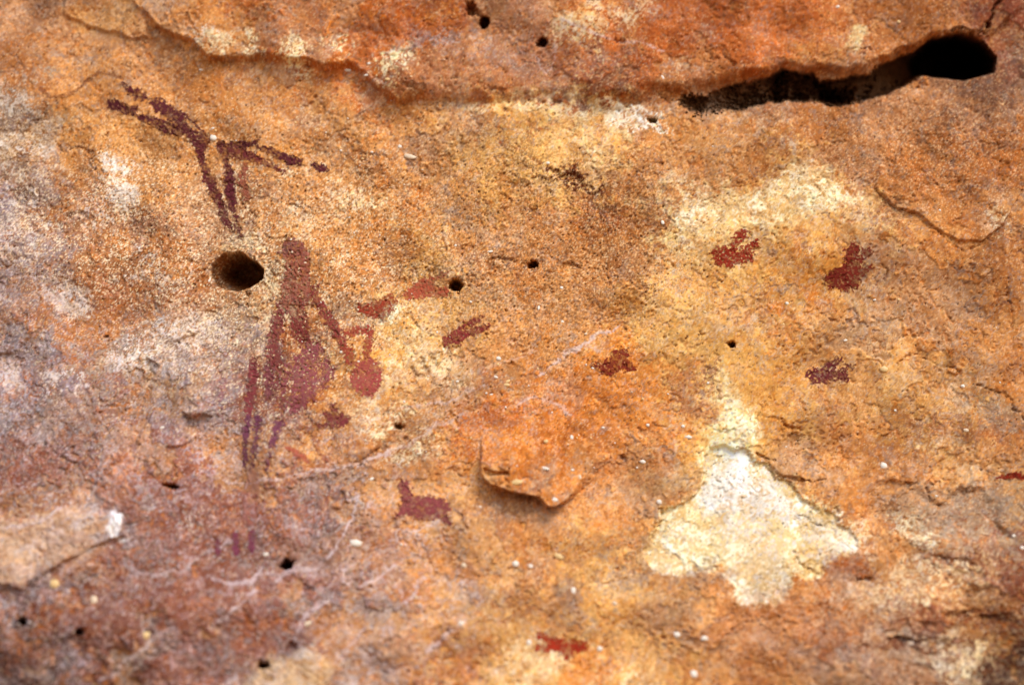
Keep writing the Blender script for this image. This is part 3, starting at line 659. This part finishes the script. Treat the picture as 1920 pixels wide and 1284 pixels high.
pigment('painted_leg', [L([(464, 782), (459, 830), (458, 872)], [7, 6, 5])], (106, 56, 72), B, 0.92, 0.6, 1.2)
pigment('painted_leg', [L([(484, 780), (481, 824), (473, 876)], [7, 6, 5])], (106, 56, 74), B, 0.9, 0.6, 1.2)
pigment('painted_leg', [L([(524, 794), (512, 834)], [10, 6]), L([(508, 850), (502, 878)], [5, 4])], (110, 58, 74), B, 0.86, 0.6, 1.2)
pigment('painted_leg', [L([(418, 702), (416, 750), (419, 800)], [4, 4, 2])], (130, 76, 84), B, 0.6, 0.95, 1.6)

GR = 'small red painted marks'
def mark(label, cx, cy, shapes, rgb, dens=0.92, wear=0.7, rough=1.0):
    wear *= 1.05; rough *= 1.5; dens = min(0.97, dens * 1.03)
    r = painting('painted_animal', label, cx, cy, GR)
    for s in shapes:
        pigment(s[0], s[1], rgb, r, dens, wear, rough, extra=s[2] if len(s) > 2 else 0.0)
mark('small red animal with two raised limbs on the cream stained rock', 1375, 472, [('painted_body', [L([(1338, 475), (1360, 479), (1385, 482), (1406, 480)], [9, 18, 12, 11]), L([(1345, 490), (1372, 496)], 7)]), ('painted_limb', [L([(1374, 466), (1384, 450), (1394, 438)], [8, 11, 9])]), ('painted_limb', [L([(1396, 478), (1402, 464), (1418, 456)], [9, 9, 9])])], (140, 46, 28), 0.95, 0.85)
mark('largest solid dark red animal with splayed limbs, on yellow rock below the grainy flake', 1593, 505, [('painted_body', [('p', [(1546, 514), (1560, 506), (1578, 500), (1584, 478), (1608, 480), (1616, 492), (1620, 512), (1612, 528), (1608, 541), (1582, 548), (1570, 541), (1549, 539)])]), ('painted_limb', [('p', [(1582, 482), (1588, 464), (1598, 455), (1611, 461), (1606, 484)])]), ('painted_limb', [L([(1612, 490), (1622, 472), (1632, 472)], [7, 7, 4])]), ('painted_limb', [L([(1614, 512), (1634, 501)], [8, 5])])], (112, 38, 26), 0.96, 0.55)
mark('ragged maroon animal with many worn gaps, on smooth yellow rock above the pale scar', 1553, 697, [('painted_body', [('p', [(1510, 701), (1522, 692), (1540, 688), (1560, 690), (1586, 698), (1594, 712), (1578, 719), (1560, 711), (1546, 723), (1536, 717), (1526, 726), (1520, 712)])]), ('painted_limb', [L([(1552, 690), (1566, 680), (1577, 673)], [8, 8, 5])]), ('painted_limb', [L([(1578, 695), (1588, 688), (1598, 687)], [7, 5, 3])])], (104, 42, 42), 0.93, 1.1)
mark('compact dark red animal on the bright orange rock above the tongue', 1153, 679, [('painted_body', [('p', [(1120, 684), (1132, 676), (1148, 668), (1178, 670), (1186, 684), (1180, 694), (1164, 694), (1146, 708), (1132, 700)])]), ('painted_limb', [('p', [(1146, 672), (1152, 654), (1164, 649), (1180, 662), (1180, 676)])]), ('painted_limb', [L([(1178, 688), (1193, 689)], [7, 5])]), ('painted_tail', [L([(1112, 682), (1126, 686)], [4, 6])])], (120, 42, 28), 0.95, 0.8)
mark('thin purple red animal with two long strokes, on grainy rock below the black hole', 872, 624, [('painted_body', [L([(837, 640), (856, 632), (872, 628)], [10, 13, 9])]), ('painted_limb', [L([(872, 628), (892, 620), (914, 612)], [8, 7, 6])]), ('painted_limb', [L([(858, 624), (870, 610), (900, 599)], [8, 6, 5])])], (128, 48, 44), 0.88, 0.7)
mark('brick red forked mark with three prongs, beside a grey stain', 706, 575, [('painted_body', [L([(674, 576), (690, 582), (706, 580)], [7, 12, 12])]), ('painted_limb', [L([(702, 574), (716, 565), (734, 554)], [9, 7, 5])]), ('painted_limb', [L([(706, 577), (726, 570), (745, 565)], [9, 7, 6])]), ('painted_limb', [L([(698, 590), (720, 588), (735, 581)], [8, 9, 6])])], (146, 56, 36), 0.9, 0.5, 0.8)
mark('faded brick red mark touching the jagged black hole', 800, 540, [('painted_body', [L([(764, 553), (785, 547), (806, 540)], [8, 12, 13]), L([(776, 541), (802, 529)], [9, 10])]), ('painted_limb', [L([(804, 546), (836, 549)], [11, 9])]), ('painted_limb', [L([(806, 528), (822, 520), (838, 513)], [7, 6, 5])])], (162, 76, 52), 0.86, 0.6, 0.8)
mark('small maroon mark with three stubby prongs, below the red disc', 628, 780, [('painted_body', [('p', [(606, 798), (614, 780), (634, 770), (654, 778), (658, 790), (640, 801)])]), ('painted_limb', [L([(630, 776), (624, 758)], [7, 5])]), ('painted_limb', [L([(618, 782), (606, 772)], [6, 4])]), ('painted_limb', [L([(614, 797), (598, 796)], [5, 4])])], (124, 56, 56), 0.88, 0.5, 0.8)
mark('blurred plum coloured mark with raised arm, beside the orange rock tongue', 795, 952, [('painted_body', [('p', [(750, 948), (762, 932), (800, 928), (838, 938), (848, 952), (836, 968), (806, 978), (772, 970), (756, 964)])]), ('painted_limb', [L([(756, 910), (762, 924), (766, 938)], [11, 13, 12])]), ('painted_limb', [L([(832, 970), (844, 980)], [7, 6])]), ('painted_limb', [L([(756, 958), (744, 966)], [8, 5])])], (128, 62, 62), 0.86, 0.35, 0.8)
mark('bright blood red mark shaped like a bar with stub, under the rock tongue', 1052, 1207, [('painted_body', [('p', [(1022, 1190), (1040, 1194), (1070, 1198), (1102, 1200), (1100, 1222), (1076, 1224), (1046, 1223), (1026, 1220), (1028, 1204)])]), ('painted_limb', [('p', [(1003, 1180), (1018, 1184), (1030, 1194), (1026, 1208), (1010, 1198)])]), ('painted_limb', [('p', [(1050, 1216), (1078, 1218), (1073, 1236), (1058, 1239)])]), ('painted_limb', [('p', [(1000, 1208), (1030, 1208), (1030, 1222), (1004, 1222)])])], (148, 44, 24), 0.92, 0.3, 0.8)

def single(name, label, shapes, rgb, dens, wear, group=None):
    o = pigment(name, shapes, rgb, None, dens, wear, 0.7)
    o['label'] = label; o['category'] = 'rock painting'
    if group: o['group'] = group
single('painted_line', 'thin brown wavy painted line beside the figure with raised legs', [L([(78, 166), (95, 183), (125, 181), (145, 167), (165, 147), (185, 137), (210, 140), (226, 147)], 3.0)], (112, 58, 38), 0.62, 0.4)
single('painted_stroke', 'short faint red slanted stroke just below the striped legs', [L([(540, 838), (560, 852), (577, 864)], [3, 7, 5])], (158, 74, 56), 0.78, 0.5)
single('painted_stroke', 'very faint thin reddish stroke beside the short slanted stroke', [L([(592, 844), (602, 852), (614, 864)], [3, 4, 4])], (150, 80, 66), 0.6, 0.5)
single('painted_stroke', 'dark red pointed stroke at the edge of the greyish hollow', [L([(1872, 896), (1900, 891), (1950, 895)], [2, 7, 8])], (124, 34, 18), 0.95, 0.2)
for pts, wd in [([(408, 1014), (408, 1036)], 5.5), ([(440, 1004), (443, 1036)], 6.5), ([(473, 998), (471, 1030)], 6.5)]:
    single('painted_stroke', 'faint upright purple tally stroke in a row of three', [L(pts, wd)], (116, 56, 72), 0.88, 0.3, 'row of tally strokes')
single('painted_band', 'broad washed out purple band below the striped legs', [L([(474, 895), (470, 930), (466, 975)], [13, 18, 12])], (150, 92, 86), 0.4, 0.5)

# ------------------------------------------------------------------ quartz pebbles set in the rock
def blob(name, seed, mat):
    rng = np.random.default_rng(seed)
    import bmesh
    bm = bmesh.new(); bmesh.ops.create_icosphere(bm, subdivisions=1, radius=1.0)
    for vv in bm.verts: vv.co = vv.co * float(0.78 + 0.4 * rng.random())
    me = bpy.data.meshes.new(name); bm.to_mesh(me); bm.free()
    me.polygons.foreach_set('use_smooth', np.ones(len(me.polygons), bool)); me.materials.append(mat)
    return me
BLOBS = [blob('quartz_pebble', 30 + i, M_GRAIN[i % 3]) for i in range(9)]
PEB = [(749, 274, 5, 5, 0), (769, 294, 13, 7, 2), (667, 1019, 13, 8, 0), (1656, 873, 8, 8, 0), (1215, 797, 4, 4, 0), (1281, 799, 4, 4, 0), (1291, 819, 8, 4, 0), (1072, 820, 4, 6, 0), (1023, 827, 5, 4, 1), (1206, 866, 7, 4, 0), (1022, 876, 9, 4, 0), (1087, 894, 4, 6, 2), (1039, 934, 7, 5, 0), (1237, 942, 6, 6, 0), (968, 901, 12, 6, 1), (1808, 724, 5, 4, 0), (1678, 769, 3, 3, 0), (967, 1056, 7, 7, 0), (870, 1060, 6, 6, 2), (693, 122, 5, 4, 0), (652, 132, 9, 4, 0),
       (690, 143, 9, 3, 0), (728, 152, 6, 4, 1), (1075, 1107, 5, 8, 0), (1153, 1132, 5, 5, 2), (1047, 1043, 9, 6, 1), (173, 1127, 8, 11, 2), (273, 1191, 9, 7, 1), (102, 1095, 9, 9, 1), (995, 1061, 5, 5, 0), (303, 802, 6, 3, 0), (695, 899, 7, 4, 0), (930, 707, 5, 3, 0), (952, 715, 6, 3, 1), (950, 722, 6, 4, 1), (858, 715, 4, 3, 0), (758, 753, 3, 3, 0), (935, 672, 6, 5, 0), (1242, 418, 4, 6, 0), (853, 460, 5, 4, 0), (920, 472, 7, 3, 0), (1053, 540, 4, 4, 0), (1054, 603, 5, 5, 0), (1010, 577, 3, 6, 0),
       (1656, 692, 9, 7, 1), (1640, 562, 4, 3, 0), (1760, 395, 3, 3, 0), (398, 258, 9, 8, 0), (398, 240, 4, 3, 0), (1567, 17, 6, 4, 0), (1682, 44, 4, 4, 1), (1240, 150, 3, 6, 0), (1027, 308, 5, 4, 0), (1113, 304, 5, 4, 1), (865, 1165, 6, 5, 0), (576, 1169, 8, 5, 2), (1270, 1190, 8, 6, 0), (1320, 1195, 8, 5, 0), (1300, 1262, 8, 9, 0), (992, 1205, 5, 6, 0), (1125, 1217, 6, 5, 0), (640, 660, 4, 3, 0), (498, 1040, 6, 4, 0), (390, 525, 3, 6, 0), (1900, 1004, 4, 4, 0), (1915, 1026, 5, 4, 0), (1808, 806, 6, 4, 2), (1585, 638, 5, 3, 0), (1475, 569, 4, 4, 0)]
rg = np.random.default_rng(77)
while len(PEB) < 265:
    k = rg.random()
    if k < 0.6: x_, y_ = rg.normal(600, 170), rg.normal(470, 150)
    elif k < 0.8: x_, y_ = rg.normal(1060, 150), rg.normal(800, 90)
    else: x_, y_ = rg.uniform(20, 1900), rg.uniform(20, 1260)
    if not (10 < x_ < 1910 and 10 < y_ < 1274): continue
    if sample(part_id.astype(float), np.array([x_]), np.array([y_]))[0] >= 10: continue
    r_ = 1.5 + 1.5 * rg.random() ** 2
    PEB.append((x_, y_, r_ * rg.uniform(0.8, 1.5), r_, int(rg.integers(0, 3))))
for i, (x_, y_, a_, b_, k) in enumerate(PEB):
    p = sample(P, np.array([float(x_)]), np.array([float(y_)]))[0]
    o = add_obj('quartz_pebble', BLOBS[(i % 3) * 3 + k], wall, p)
    o.scale = (a_ * PXM, min(a_, b_) * PXM * 0.55, b_ * PXM * 1.05)
    o.rotation_euler = (0, float(rg.uniform(-0.5, 0.5)), 0)
